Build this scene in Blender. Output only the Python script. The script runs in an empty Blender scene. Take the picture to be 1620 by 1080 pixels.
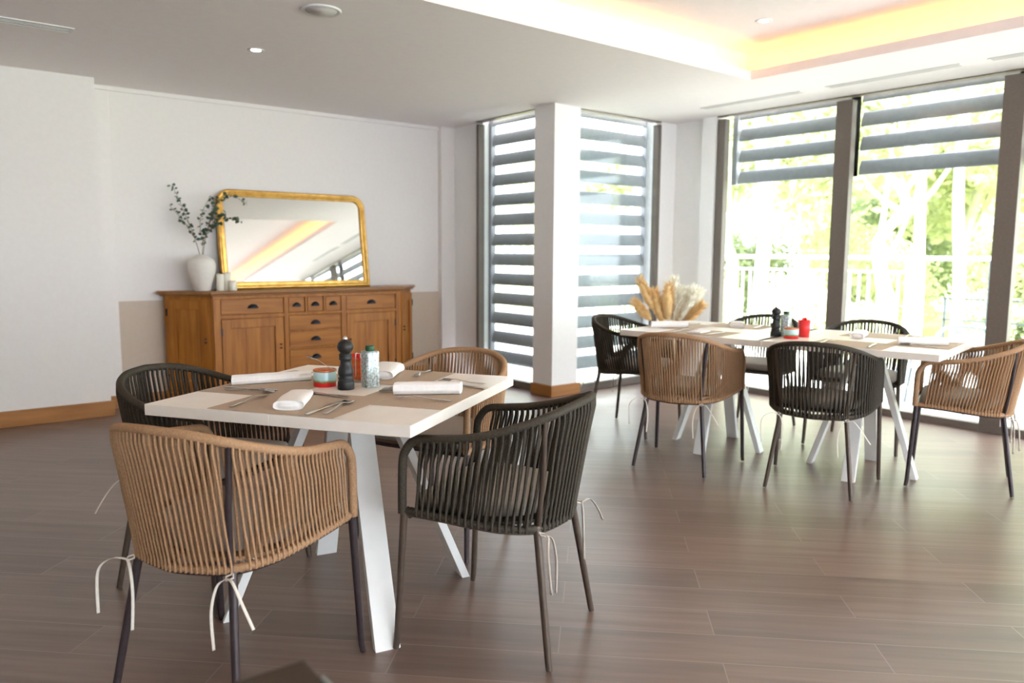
import bpy, bmesh, math, random
from mathutils import Vector, Matrix
from math import sin, cos, pi, radians, sqrt
random.seed(7)
S = bpy.context.scene
C = S.collection

# ------------------------------------------------------------------ camera, world, sun, exposure
YAW, PITCH, ROLL, F = radians(51.162), radians(6.537), radians(0.335), 1231.0
fwd = Vector((cos(YAW)*cos(PITCH), sin(YAW)*cos(PITCH), -sin(PITCH)))
rt = Vector((sin(YAW), -cos(YAW), 0)); up = rt.cross(fwd)
r2 = rt*cos(ROLL)+up*sin(ROLL); u2 = -rt*sin(ROLL)+up*cos(ROLL)
cd = bpy.data.cameras.new('camera'); cam = bpy.data.objects.new('camera', cd); C.objects.link(cam)
cam.matrix_world = Matrix(((r2.x, u2.x, -fwd.x, 0), (r2.y, u2.y, -fwd.y, 0), (r2.z, u2.z, -fwd.z, 1.25), (0, 0, 0, 1)))
cd.sensor_width = 36; cd.lens = F*36/1620; cd.clip_start = .05; cd.clip_end = 300
cd.dof.use_dof = True; cd.dof.focus_distance = 2.75; cd.dof.aperture_fstop = 2.6
S.camera = cam

W = bpy.data.worlds.new('world'); S.world = W; W.use_nodes = True
bg = W.node_tree.nodes['Background']
bg.inputs[0].default_value = (0.90, 0.905, 1.0, 1); bg.inputs[1].default_value = 3.0
sl = bpy.data.lights.new('sun', 'SUN'); sl.energy = 8.0; sl.color = (1, .95, .84); sl.angle = radians(1.5)
sun = bpy.data.objects.new('sun', sl); C.objects.link(sun)
sun.rotation_euler = Vector((.35, .70, -1.0)).to_track_quat('-Z', 'Y').to_euler(); sun.location = (0, 0, 30)
S.view_settings.view_transform = 'Standard'; S.view_settings.look = 'None'
S.view_settings.exposure = 1.88; S.view_settings.gamma = 1.0; S.view_settings.use_curve_mapping = False
S.cycles.max_bounces = 10; S.cycles.diffuse_bounces = 6; S.cycles.glossy_bounces = 4
S.cycles.transparent_max_bounces = 16; S.cycles.sample_clamp_indirect = 6.0
S.cycles.caustics_reflective = False; S.cycles.caustics_refractive = False

# ------------------------------------------------------------------ materials
def mat(name, col, rough=.6, metal=0.0, spec=.5, emit=None, es=0.0, trans=0.0, ior=1.45):
    m = bpy.data.materials.new(name); m.use_nodes = True
    b = m.node_tree.nodes['Principled BSDF']
    b.inputs['Base Color'].default_value = (*col, 1); b.inputs['Roughness'].default_value = rough
    b.inputs['Metallic'].default_value = metal; b.inputs['Specular IOR Level'].default_value = spec
    b.inputs['Transmission Weight'].default_value = trans; b.inputs['IOR'].default_value = ior
    if emit: b.inputs['Emission Color'].default_value = (*emit, 1); b.inputs['Emission Strength'].default_value = es
    return m
def nodes(m): return m.node_tree.nodes, m.node_tree.links, m.node_tree.nodes['Principled BSDF']
def ramp(N, stops):
    r = N.new('ShaderNodeValToRGB'); e = r.color_ramp.elements
    while len(e) < len(stops): e.new(.5)
    for i, (p, c) in enumerate(stops): e[i].position = p; e[i].color = (*c, 1)
    return r
def grain(name, c1, c2, axis='X', scale=(1, 1, 1), rough=.5, bump=.1, nscale=6, spec=.4):
    """wood: stretched noise along an axis"""
    m = mat(name, c1, rough, spec=spec); N, L, b = nodes(m)
    tc = N.new('ShaderNodeTexCoord'); mp = N.new('ShaderNodeMapping'); mp.inputs['Scale'].default_value = scale
    n = N.new('ShaderNodeTexNoise'); n.inputs['Scale'].default_value = nscale; n.inputs['Detail'].default_value = 6; n.inputs['Distortion'].default_value = .6
    r = ramp(N, [(.3, c1), (.7, c2)])
    L.new(tc.outputs['Object'], mp.inputs[0]); L.new(mp.outputs[0], n.inputs['Vector']); L.new(n.outputs[0], r.inputs[0]); L.new(r.outputs[0], b.inputs['Base Color'])
    bp = N.new('ShaderNodeBump'); bp.inputs['Strength'].default_value = bump; bp.inputs['Distance'].default_value = .002
    L.new(n.outputs[0], bp.inputs['Height']); L.new(bp.outputs[0], b.inputs['Normal'])
    return m
def speck(name, c1, c2, nscale=40, rough=.6, bump=.15, metal=0, dist=.001, spec=.4):
    m = mat(name, c1, rough, metal, spec=spec); N, L, b = nodes(m)
    tc = N.new('ShaderNodeTexCoord'); n = N.new('ShaderNodeTexNoise'); n.inputs['Scale'].default_value = nscale; n.inputs['Detail'].default_value = 5
    r = ramp(N, [(.35, c1), (.68, c2)])
    L.new(tc.outputs['Object'], n.inputs['Vector']); L.new(n.outputs[0], r.inputs[0]); L.new(r.outputs[0], b.inputs['Base Color'])
    bp = N.new('ShaderNodeBump'); bp.inputs['Strength'].default_value = bump; bp.inputs['Distance'].default_value = dist
    L.new(n.outputs[0], bp.inputs['Height']); L.new(bp.outputs[0], b.inputs['Normal'])
    return m
def zbands(name, stops, rough=.4, metal=0, noise=None, zmax=1.0):
    """colours that change with height on the object (printed labels)"""
    m = mat(name, stops[0][1], rough, metal); N, L, b = nodes(m)
    tc = N.new('ShaderNodeTexCoord'); sx = N.new('ShaderNodeSeparateXYZ'); mu = N.new('ShaderNodeMath'); mu.operation = 'DIVIDE'; mu.inputs[1].default_value = zmax
    r = ramp(N, stops); r.color_ramp.interpolation = 'CONSTANT' if noise is None else 'LINEAR'
    L.new(tc.outputs['Object'], sx.inputs[0]); L.new(sx.outputs[2], mu.inputs[0])
    src = mu.outputs[0]
    if noise:
        n = N.new('ShaderNodeTexNoise'); n.inputs['Scale'].default_value = noise[0]; n.inputs['Detail'].default_value = 3
        L.new(tc.outputs['Object'], n.inputs['Vector'])
        a = N.new('ShaderNodeMath'); a.operation = 'MULTIPLY_ADD'; a.inputs[1].default_value = noise[1]; L.new(n.outputs[0], a.inputs[0]); L.new(src, a.inputs[2])
        s2 = N.new('ShaderNodeMath'); s2.operation = 'SUBTRACT'; s2.inputs[1].default_value = noise[1]*.5; L.new(a.outputs[0], s2.inputs[0]); src = s2.outputs[0]
    L.new(src, r.inputs[0]); L.new(r.outputs[0], b.inputs['Base Color'])
    return m

def floor_mat():
    m = mat('plank_tiles', (.2, .15, .13), .38, spec=.9); N, L, b = nodes(m)
    tc = N.new('ShaderNodeTexCoord')
    mp = N.new('ShaderNodeMapping'); mp.vector_type = 'POINT'
    mp.inputs['Rotation'].default_value = (0, 0, radians(45)); mp.inputs['Location'].default_value = (-.913-.506, -2.32, 0)
    L.new(tc.outputs['Object'], mp.inputs[0])
    def brick(c1, c2, mortar, ms):
        k = N.new('ShaderNodeTexBrick'); k.offset = .5; k.offset_frequency = 2; k.squash = 1
        k.inputs['Scale'].default_value = 1; k.inputs['Brick Width'].default_value = 1.012; k.inputs['Row Height'].default_value = .18
        k.inputs['Mortar Size'].default_value = ms; k.inputs['Mortar Smooth'].default_value = .2
        k.inputs['Color1'].default_value = (*c1, 1); k.inputs['Color2'].default_value = (*c2, 1); k.inputs['Mortar'].default_value = (*mortar, 1)
        L.new(mp.outputs[0], k.inputs['Vector']); return k
    k = brick((0, 0, 0), (1, 1, 1), (.5, .5, .5), .0022)
    # streaks run along each plank and differ from plank to plank
    sc = N.new('ShaderNodeMapping'); sc.inputs['Scale'].default_value = (1.6, 26, 1); L.new(mp.outputs[0], sc.inputs[0])
    addv = N.new('ShaderNodeVectorMath'); addv.operation = 'MULTIPLY_ADD'; addv.inputs[1].default_value = (17, 9, 5)
    L.new(k.outputs['Color'], addv.inputs[0]); L.new(sc.outputs[0], addv.inputs[2])
    n = N.new('ShaderNodeTexNoise'); n.inputs['Scale'].default_value = 1.0; n.inputs['Detail'].default_value = 5; n.inputs['Roughness'].default_value = .55; n.inputs['Distortion'].default_value = .1
    L.new(addv.outputs[0], n.inputs['Vector'])
    r = ramp(N, [(.25, (.122, .075, .058)), (.45, (.158, .101, .080)), (.6, (.190, .124, .099)), (.78, (.225, .150, .121))])
    L.new(n.outputs[0], r.inputs[0])
    hs = N.new('ShaderNodeHueSaturation'); vv = N.new('ShaderNodeMapRange'); vv.inputs[3].default_value = .86; vv.inputs[4].default_value = 1.14
    L.new(k.outputs['Color'], vv.inputs[0]); L.new(vv.outputs[0], hs.inputs['Value']); L.new(r.outputs[0], hs.inputs['Color'])
    mx = N.new('ShaderNodeMixRGB'); mx.inputs[2].default_value = (.245, .185, .155, 1)
    L.new(k.outputs['Fac'], mx.inputs[0]); L.new(hs.outputs[0], mx.inputs[1]); L.new(mx.outputs[0], b.inputs['Base Color'])
    rr = N.new('ShaderNodeMapRange'); rr.inputs[3].default_value = .32; rr.inputs[4].default_value = .40; L.new(n.outputs[0], rr.inputs[0]); L.new(rr.outputs[0], b.inputs['Roughness'])
    hh = N.new('ShaderNodeMath'); hh.operation = 'SUBTRACT'; L.new(n.outputs[0], hh.inputs[0]); L.new(k.outputs['Fac'], hh.inputs[1])
    bp = N.new('ShaderNodeBump'); bp.inputs['Strength'].default_value = .08; bp.inputs['Distance'].default_value = .001; L.new(hh.outputs[0], bp.inputs['Height']); L.new(bp.outputs[0], b.inputs['Normal'])
    return m

def glass_mat():
    m = bpy.data.materials.new('window_glass'); m.use_nodes = True; N = m.node_tree.nodes; L = m.node_tree.links; N.clear()
    o = N.new('ShaderNodeOutputMaterial'); t = N.new('ShaderNodeBsdfTransparent'); t.inputs[0].default_value = (.94, .98, .97, 1)
    g = N.new('ShaderNodeBsdfGlossy'); g.inputs['Roughness'].default_value = .02
    f = N.new('ShaderNodeLayerWeight'); f.inputs[0].default_value = .5; pw = N.new('ShaderNodeMath'); pw.operation = 'POWER'; pw.inputs[1].default_value = 5; ma = N.new('ShaderNodeMath'); ma.operation = 'MULTIPLY_ADD'; ma.inputs[1].default_value = .55; ma.inputs[2].default_value = .03; L.new(f.outputs['Facing'], pw.inputs[0]); L.new(pw.outputs[0], ma.inputs[0]); x = N.new('ShaderNodeMixShader')
    L.new(ma.outputs[0], x.inputs[0]); L.new(t.outputs[0], x.inputs[1]); L.new(g.outputs[0], x.inputs[2]); L.new(x.outputs[0], o.inputs[0])
    return m
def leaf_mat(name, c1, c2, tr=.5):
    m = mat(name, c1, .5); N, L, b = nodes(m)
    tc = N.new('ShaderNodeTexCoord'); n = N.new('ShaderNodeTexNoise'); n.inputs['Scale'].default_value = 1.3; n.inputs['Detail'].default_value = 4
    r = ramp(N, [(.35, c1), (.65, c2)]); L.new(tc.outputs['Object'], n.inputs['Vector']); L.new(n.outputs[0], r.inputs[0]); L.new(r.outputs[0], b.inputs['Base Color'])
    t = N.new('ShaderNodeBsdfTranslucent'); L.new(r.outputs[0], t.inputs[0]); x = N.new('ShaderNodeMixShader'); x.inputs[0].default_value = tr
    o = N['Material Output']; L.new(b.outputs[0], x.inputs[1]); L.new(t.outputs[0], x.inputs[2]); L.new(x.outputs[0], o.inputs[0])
    return m

M = dict(
    floor=floor_mat(),
    wall=speck('white_wall_paint', (.79, .75, .725), (.81, .77, .745), 30, .75, .05),
    wall_lit=speck('lit_wall_paint', (.85, .84, .83), (.87, .86, .85), 30, .75, .05),  # lighter copy of the wall paint, daylight put into the colour
    beige=speck('beige_wall_paint', (.55, .455, .37), (.57, .475, .39), 30, .75, .05),
    ceil=speck('ceiling_paint', (.85, .80, .79), (.87, .82, .81), 20, .85, .03),
    skirting=grain('varnished_skirting', (.30, .125, .035), (.42, .19, .06), scale=(.8, .8, 10), rough=.35, nscale=3),
    frame=speck('bronze_window_frame', (.15, .125, .105), (.165, .14, .12), 60, .45, .03),
    slat=speck('grey_louvre_metal', (.34, .35, .39), (.38, .39, .43), 30, .5, .03),
    glass=glass_mat(),
    white_wood=speck('white_painted_wood', (.82, .765, .70), (.86, .805, .74), 14, .33, .05),
    leg_white=speck('white_table_leg_paint', (.76, .76, .74), (.80, .80, .78), 14, .4, .05),
    tan_rope=speck('tan_cord', (.33, .19, .10), (.43, .26, .145), 180, .75, .35),
    dark_rope=speck('charcoal_cord', (.036, .029, .020), (.062, .051, .037), 180, .7, .35),
    tan_leg=speck('dark_chair_metal', (.045, .033, .036), (.055, .042, .045), 50, .32, .03, .3),
    dark_leg=speck('bronze_chair_metal', (.085, .060, .047), (.10, .074, .058), 50, .35, .03, .3),
    cushion=speck('grey_beige_cushion_cloth', (.36, .32, .28), (.42, .38, .34), 260, .9, .3),
    tie=speck('cream_ribbon', (.70, .64, .56), (.78, .72, .64), 200, .85, .2),
    placemat=speck('tan_placemat', (.43, .335, .25), (.49, .385, .295), 300, .8, .25),
    napkin=speck('white_napkin_cloth', (.86, .85, .84), (.90, .89, .88), 90, .9, .5, dist=.002),
    steel=mat('cutlery_steel', (.62, .60, .57), .16, 1.0),
    mill=mat('black_mill_wood', (.013, .013, .014), .42),
    oil_tin=speck('printed_oil_tin', (.22, .28, .28), (.70, .77, .78), 110, .3, .05, .3),
    green_cap=mat('green_bottle_cap', (.012, .075, .028), .4),
    tin_print=zbands('printed_tin_label', [(0, (.62, .02, .02)), (.24, (.66, .02, .02)), (.29, (.12, .17, .05)), (.36, (.28, .34, .16)), (.43, (.40, .58, .60)), (.86, (.50, .68, .72)), (.95, (.45, .12, .04))], .35, .1, (34, .26), .062),
    copper=mat('orange_tin_rim', (.62, .20, .07), .3, .6),
    orange=speck('orange_sachet_paper', (.95, .20, .02), (.80, .05, .02), 60, .5, .2),
    red=mat('red_sachet_paper', (.75, .02, .02), .5), redcup=mat('red_cup_plastic', (.75, .03, .03), .4),
    clear=glass_mat(),
    oak=grain('honey_oak_upright', (.27, .088, .010), (.43, .168, .026), scale=(9, 9, .7), rough=.38, nscale=3.2, bump=.15),
    oak_h=grain('honey_oak_level', (.27, .088, .010), (.43, .168, .026), scale=(.8, 5, 9), rough=.38, nscale=3.2, bump=.15),
    oak_dark=grain('honey_oak_top', (.22, .095, .028), (.33, .15, .05), scale=(.8, 9, 9), rough=.35, nscale=3.2, bump=.15),
    pull=mat('dark_iron_pull', (.02, .022, .03), .35, .6), knob=mat('bronze_knob', (.11, .04, .02), .4, .4),
    gold=speck('gilded_wood', (.58, .32, .07), (.76, .46, .13), 22, .34, .25, .85, .002),
    mirror=mat('mirror_glass', (.90, .91, .90), .0, 1.0),
    ceramic=speck('cream_ceramic', (.72, .68, .62), (.76, .72, .66), 40, .55, .05),
    candle=mat('ivory_wax', (.80, .77, .66), .5),
    stem=mat('twig_bark', (.20, .13, .07), .7), leaf=leaf_mat('eucalyptus_leaf', (.055, .11, .065), (.10, .16, .10), .2),
    pampas_tan=speck('ochre_dried_plume', (.72, .46, .18), (.86, .64, .34), 30, .9, .5), pampas_white=speck('cream_dried_plume', (.85, .80, .66), (.9, .87, .76), 30, .9, .5),
    basket=speck('brown_floor_vase', (.22, .14, .08), (.30, .2, .12), 30, .8, .3),
    trimw=mat('white_plastic', (.74, .73, .71), .5), lamp=mat('downlight_lens', (1, .95, .85), .4, emit=(1, .90, .74), es=6),
    led=mat('led_strip', (1, .7, .3), .5, emit=(1.0, .50, .13), es=5.5),
    slot=mat('diffuser_slot_grey', (.30, .29, .28), .6),
    terrace=speck('pale_terrace_stone', (.62, .60, .57), (.70, .68, .65), 8, .7, .1),
    greyband=speck('blue_grey_ground', (.22, .26, .30), (.28, .32, .36), 8, .5, .1),
    rail=mat('white_rail_paint', (.85, .86, .86), .4), wire=mat('thin_fence_steel', (.12, .14, .16), .4, .6),
    grass=speck('sunlit_grass', (.52, .58, .26), (.66, .70, .38), 1.2, .9, .3),
    bark=speck('pale_tree_bark', (.62, .60, .56), (.74, .72, .68), 5, .9, .4),
    leafA=leaf_mat('light_green_leaf', (.54, .58, .35), (.82, .84, .66), .5),  # leaf colours lightened, bleaching by overexposure put into them
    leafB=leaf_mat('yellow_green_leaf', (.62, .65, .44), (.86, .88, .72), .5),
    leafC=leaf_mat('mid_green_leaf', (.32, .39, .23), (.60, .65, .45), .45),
    outchair=mat('grey_outdoor_metal', (.33, .38, .42), .5), outfab=mat('pale_outdoor_sling', (.62, .64, .64), .8),
    dwood=grain('dark_brown_wood', (.022, .012, .006), (.036, .02, .01), scale=(1, 8, 8), rough=.4, nscale=4),
    edge_glint=mat('edge_highlight_blue', (.45, .55, .60), .35, .8),  # pale blue of a highlight, put into the colour
)

# ------------------------------------------------------------------ mesh building helpers
class MB:
    def __init__(s): s.v = []; s.f = []; s.sm = []; s.mi = []; s.cur = 0
    def add(s, vs, fs, smooth=False):
        o = len(s.v); s.v += [tuple(p) for p in vs]
        for f in fs: s.f.append([i+o for i in f]); s.sm.append(smooth); s.mi.append(s.cur)
    def box(s, a, b, R=None):
        x0, y0, z0 = a; x1, y1, z1 = b
        vs = [Vector(p) for p in ((x0, y0, z0), (x1, y0, z0), (x1, y1, z0), (x0, y1, z0), (x0, y0, z1), (x1, y0, z1), (x1, y1, z1), (x0, y1, z1))]
        if R is not None: vs = [R @ p for p in vs]
        s.add(vs, [(0, 3, 2, 1), (4, 5, 6, 7), (0, 1, 5, 4), (1, 2, 6, 5), (2, 3, 7, 6), (3, 0, 4, 7)]); return s
    def prism(s, poly, z0, z1, R=None):
        n = len(poly); vs = [Vector((x, y, z0)) for x, y in poly]+[Vector((x, y, z1)) for x, y in poly]
        if R is not None: vs = [R @ p for p in vs]
        s.add(vs, [list(range(n))[::-1], list(range(n, 2*n))]+[(i, (i+1) % n, n+(i+1) % n, n+i) for i in range(n)]); return s
    def lathe(s, prof, n=28, c=(0, 0, 0), R=None, sq=None):
        vs = []; fs = []
        for r, z in prof:
            for k in range(n):
                a = 2*pi*k/n
                q = 1.0
                if sq: q = 1/((abs(cos(a))**sq+abs(sin(a))**sq)**(1/sq))
                p = Vector((c[0]+r*q*cos(a), c[1]+r*q*sin(a), c[2]+z)); vs.append(R @ p if R is not None else p)
        for i in range(len(prof)-1):
            for k in range(n): fs.append((i*n+k, i*n+(k+1) % n, (i+1)*n+(k+1) % n, (i+1)*n+k))
        s.add(vs, fs, True)
        m = len(prof)-1
        if prof[0][0] > 1e-5: s.add(vs[:n], [list(range(n))[::-1]])
        if prof[-1][0] > 1e-5: s.add(vs[m*n:], [list(range(n))])
        return s
    def tube(s, pts, r, n=8, closed=False, caps=True):
        pts = [Vector(p) for p in pts]; m = len(pts)
        rs = r if isinstance(r, (list, tuple)) else [r]*m
        T = []
        for i in range(m):
            a = pts[i-1] if (i > 0 or closed) else pts[0]; b = pts[(i+1) % m] if (i < m-1 or closed) else pts[-1]
            T.append((b-a).normalized())
        nrm = T[0].orthogonal().normalized(); vs = []
        for i in range(m):
            nrm = (nrm-T[i]*nrm.dot(T[i])).normalized(); bi = T[i].cross(nrm)
            for k in range(n):
                a = 2*pi*k/n; vs.append(pts[i]+nrm*(rs[i]*cos(a))+bi*(rs[i]*sin(a)))
        fs = []
        for i in range(m if closed else m-1):
            j = (i+1) % m
            for k in range(n): fs.append((i*n+k, i*n+(k+1) % n, j*n+(k+1) % n, j*n+k))
        s.add(vs, fs, True)
        if caps and not closed:
            s.add(vs[:n], [list(range(n))[::-1]]); s.add(vs[-n:], [list(range(n))])
        return s
    def ribbon(s, pts, w, side, t=.0012):
        side = Vector(side).normalized(); pts = [Vector(p) for p in pts]; vs = []
        for i, p in enumerate(pts):
            d = (pts[min(i+1, len(pts)-1)]-pts[max(i-1, 0)]).normalized(); nn = d.cross(side).normalized(); sd = nn.cross(d)
            for a, b in ((-1, -1), (1, -1), (1, 1), (-1, 1)): vs.append(p+sd*(a*w/2)+nn*(b*t/2))
        fs = [(0, 1, 2, 3), tuple(len(vs)-4+i for i in (3, 2, 1, 0))]
        for i in range(len(pts)-1):
            for k in range(4): fs.append((i*4+k, i*4+(k+1) % 4, (i+1)*4+(k+1) % 4, (i+1)*4+k))
        s.add(vs, fs, True); return s
    def sweep(s, path, prof, closed=True):
        """path: list of (pos, outward, up) frames; prof: list of (a,b)"""
        n = len(prof); m = len(path); vs = [p+o*a+u*b for p, o, u in path for a, b in prof]; fs = []
        for i in range(m if closed else m-1):
            j = (i+1) % m
            for k in range(n): fs.append((i*n+k, i*n+(k+1) % n, j*n+(k+1) % n, j*n+k))
        s.add(vs, fs, True); return s
    def build(s, name, m, parent=None, bevel=0, seg=2, loc=None):
        me = bpy.data.meshes.new(name); me.from_pydata(s.v, [], s.f); me.update()
        for x in (m if isinstance(m, (list, tuple)) else [m]): me.materials.append(x)
        me.polygons.foreach_set('use_smooth', s.sm); me.polygons.foreach_set('material_index', s.mi)
        bm = bmesh.new(); bm.from_mesh(me); bmesh.ops.recalc_face_normals(bm, faces=bm.faces); bm.to_mesh(me); bm.free()
        o = bpy.data.objects.new(name, me); C.objects.link(o)
        if parent is not None: o.parent = parent
        if loc is not None: o.location = loc
        if bevel:
            b = o.modifiers.new('bevel', 'BEVEL'); b.width = bevel; b.segments = seg; b.limit_method = 'ANGLE'; b.angle_limit = radians(40)
        return o
def tag(o, label=None, cat=None, group=None, kind=None):
    if label: o['label'] = label
    if cat: o['category'] = cat
    if group: o['group'] = group
    if kind: o['kind'] = kind
    return o
def thing(name, loc, label, cat, rz=0, group=None):
    o = bpy.data.objects.new(name, None); C.objects.link(o); o.empty_display_size = .1
    o.location = loc; o.rotation_euler = (0, 0, rz); return tag(o, label, cat, group)
def struct(name, mb, m, bevel=0, parent=None):
    o = mb.build(name, m, parent, bevel)
    if parent is None: o['kind'] = 'structure'
    return o
KIDS = {}
def kids(o): return [c for c in C.objects if c.parent == o]
def dup(root, loc, rz, label, group=None):
    def cp(o, par):
        c = o.copy(); C.objects.link(c)
        if par is not None: c.parent = par
        for ch in kids(o): cp(ch, c)
        return c
    r = cp(root, None); r.location = loc; r.rotation_euler = (root.rotation_euler[0], root.rotation_euler[1], rz)
    r['label'] = label
    if group: r['group'] = group
    return r
def spline(P, n=8):
    """Catmull-Rom through P"""
    P = [Vector(p) for p in P]; out = []
    for i in range(len(P)-1):
        a = P[max(i-1, 0)]; b = P[i]; c = P[i+1]; d = P[min(i+2, len(P)-1)]
        for k in range(n):
            t = k/n; out.append(.5*((2*b)+(c-a)*t+(2*a-5*b+4*c-d)*t*t+(3*b-a-3*c+d)*t**3))
    out.append(P[-1]); return out
def resample(P, step=None, count=None):
    L = [0]
    for i in range(1, len(P)): L.append(L[-1]+(P[i]-P[i-1]).length)
    n = count or max(2, int(L[-1]/step)); out = []; j = 0
    for k in range(n+1):
        t = L[-1]*k/n
        while j < len(P)-2 and L[j+1] < t: j += 1
        q = (t-L[j])/max(1e-9, L[j+1]-L[j]); out.append(P[j].lerp(P[j+1], min(1, max(0, q))))
    return out
def at(P, t):
    x = t*(len(P)-1); i = min(int(x), len(P)-2); return P[i].lerp(P[i+1], x-i)

# ------------------------------------------------------------------ the room
H = 2.49; HU = 2.71
XW = 6.0; YB = 6.70; YN = -4.0; XL = -3.2
struct('floor', MB().box((XL-.2, YN-.2, -.12), (4.52, YB+.2, 0)).box((4.52, YN-.2, -.12), (XW+.05, 5.06, 0)), M['floor'])
ox0, oy0, ox1, oy1 = 0.2, -2.2, 4.94, 3.42   # the raised part of the ceiling
g = .13
cm = MB()
cm.box((XL-.2, YN-.2, H), (ox0, YB+.2, H+.02)).box((ox1, YN-.2, H), (XW+.1, 5.08, H+.02)).box((ox0, oy1, H), (ox1, 5.08, H+.02)).box((ox0, YN-.2, H), (ox1, oy0, H+.02)).box((ox0, 5.08, H), (4.60, YB+.2, H+.02)).box((4.60, 6.165, H), (4.68, YB+.2, H+.02))
lp = .06; e_ = .002
cm.box((ox0-.02, oy0-.02, H-e_), (ox0+e_, oy1+.02, H+lp)).box((ox1-e_, oy0-.02, H-e_), (ox1+.02, oy1+.02, H+lp)).box((ox0+e_, oy0-.02, H-e_), (ox1-e_, oy0+e_, H+lp)).box((ox0+e_, oy1-e_, H-e_), (ox1-e_, oy1+.02, H+lp))
cm.box((ox0-g-.05, oy0-g-.05, H+.02), (ox0-g, oy1+g+.05, HU+.03)).box((ox1+g, oy0-g-.05, H+.02), (ox1+g+.05, oy1+g+.05, HU+.03)).box((ox0-g, oy0-g-.05, H+.02), (ox1+g, oy0-g, HU+.03)).box((ox0-g, oy1+g, H+.02), (ox1+g, oy1+g+.05, HU+.03))
cm.box((ox0-g, oy0-g, HU), (ox1+g, oy1+g, HU+.03))
struct('ceiling', cm, M['ceil'])
struct('roof_slab', MB().box((XL-.3, YN-2.6, 2.86), (XW+.25, 5.3, 3.0)).box((XL-.3, 5.3, 2.86), (4.72, YB+.4, 3.0)), M['ceil'])  # unseen roof slab; deep eaves behind the camera added to keep sun out
# cove lighting
for i, (a, b) in enumerate((((ox1+.05, oy0, H+.022), (ox1+.062, oy1, H+.03)), ((ox0, oy1+.05, H+.022), (ox1, oy1+.062, H+.03)), ((ox0-.062, oy0, H+.022), (ox0-.05, oy1, H+.03)), ((ox0, oy0-.062, H+.022), (ox1, oy0-.05, H+.03)))):
    nm = ('along the window side', 'along the sideboard side', 'along the left side', 'behind the camera')[i]
    tag(MB().box(a, b).build('led_strip', M['led']), 'warm orange light strip hidden in the ceiling cove '+nm, 'strip light', 'light strips in the ceiling cove')
# walls
struct('wall_back', MB().box((1.2, YB, .848), (4.58, YB+.15, H)), M['wall'])
struct('wall_back_lower', MB().box((1.2, YB-.002, 0), (4.56, YB+.15, .848)), M['beige'])
struct('trim_2', MB().box((1.28, YB-.02, H-.035), (4.5, YB, H)).box((1.28, YB-.012, 0), (1.42, YB, H-.035)), M['wall'], .004)
struct('trim_3', MB().box((4.42, YB-.065, 0), (4.60, YB, H)), M['wall'])
struct('wall_left_near', MB().box((XL-.2, 6.44, 0), (1.28, YB+.15, H)), M['wall'])
struct('wall_left', MB().box((XL-.2, YN, 0), (XL, 6.44, H)), M['wall'])
struct('wall_front', MB().box((XL, YN-.15, 0), (-1.4, YN, H)).box((5.2, YN-.15, 0), (XW+.1, YN, H)).box((-1.4, YN-.15, 2.3), (5.2, YN, H)), M['wall'])
struct('wall_corner_reveal', MB().box((4.585, 6.165, 0), (4.66, YB+.1, H)), M['wall_lit'])
struct('wall_right', MB().box((5.855, 5.03, 0), (6.2, 5.12, H)).box((6.08, 4.62, 0), (6.2, 5.03, H)).box((XW, 4.505, 0), (6.2, 4.655, H)), M['wall_lit'])
struct('baseboard_left', MB().box((XL, 6.418, 0), (1.302, 6.44, .115)), M['skirting'], .004)
struct('baseboard_back', MB().box((1.28, YB-.025, 0), (4.42, YB-.002, .105)), M['skirting'], .003)
struct('trim_4', MB().box((4.455, 4.98, 0), (4.755, 5.24, H)), M['wall_lit'], .004)  # the free-standing pillar
struct('baseboard_pillar', MB().box((4.433, 4.958, 0), (4.777, 5.24, .10)), M['skirting'], .004)

# windows
def window(name, axis, pos, a0, a1, posts, d=.07, w=.055, base=.07):
    """axis 'x': pane in the plane X=pos spanning Y a0..a1; axis 'y': plane Y=pos spanning X"""
    r = bpy.data.objects.new(name, None); C.objects.link(r); r['kind'] = 'structure'
    def bx(mb, s0, s1, z0, z1, t0, t1):
        if axis == 'x': mb.box((pos+t0, s0, z0), (pos+t1, s1, z1))
        else: mb.box((s0, pos+t0, z0), (s1, pos+t1, z1))
    f = MB(); bx(f, a0, a1, 0, base, -d/2, d/2); bx(f, a0, a1, H-.008, H, -d/2, d/2)
    for p, pw in posts: bx(f, p-pw/2, p+pw/2, base, H-.03, -d/2, d/2)
    f.build('window_frame', M['frame'], r, .003)
    e = MB(); bx(e, a0+.01, a1-.01, base, H-.03, -.004, .004); e.build('pane', M['glass'], r)
    return r
window('window_1', 'x', 4.545, 5.24, 6.165, [(6.145, .04)])
window('window_2', 'y', 5.055, 4.755, 5.855, [(5.835, .04)])
muls = [4.475, 3.29, 2.09, .89, -.31, -1.51, -2.71, -3.93]
for i in range(7):
    posts = [(muls[i]-(.02 if i == 0 else 0), .08 if i == 0 else .135)]
    if i == 6: posts.append((muls[7], .13))
    window('window_%d' % (i+3), 'x', XW+.05, muls[i+1]+(.0675 if i < 6 else -.06), muls[i]+(.03 if i == 0 else .0675), posts, d=.07, base=.055)
window('window_10', 'y', YN-.07, -1.4, 5.2, [(-1.35, .1), (.8, .1), (3.0, .1), (5.15, .1)], base=.06)

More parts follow.
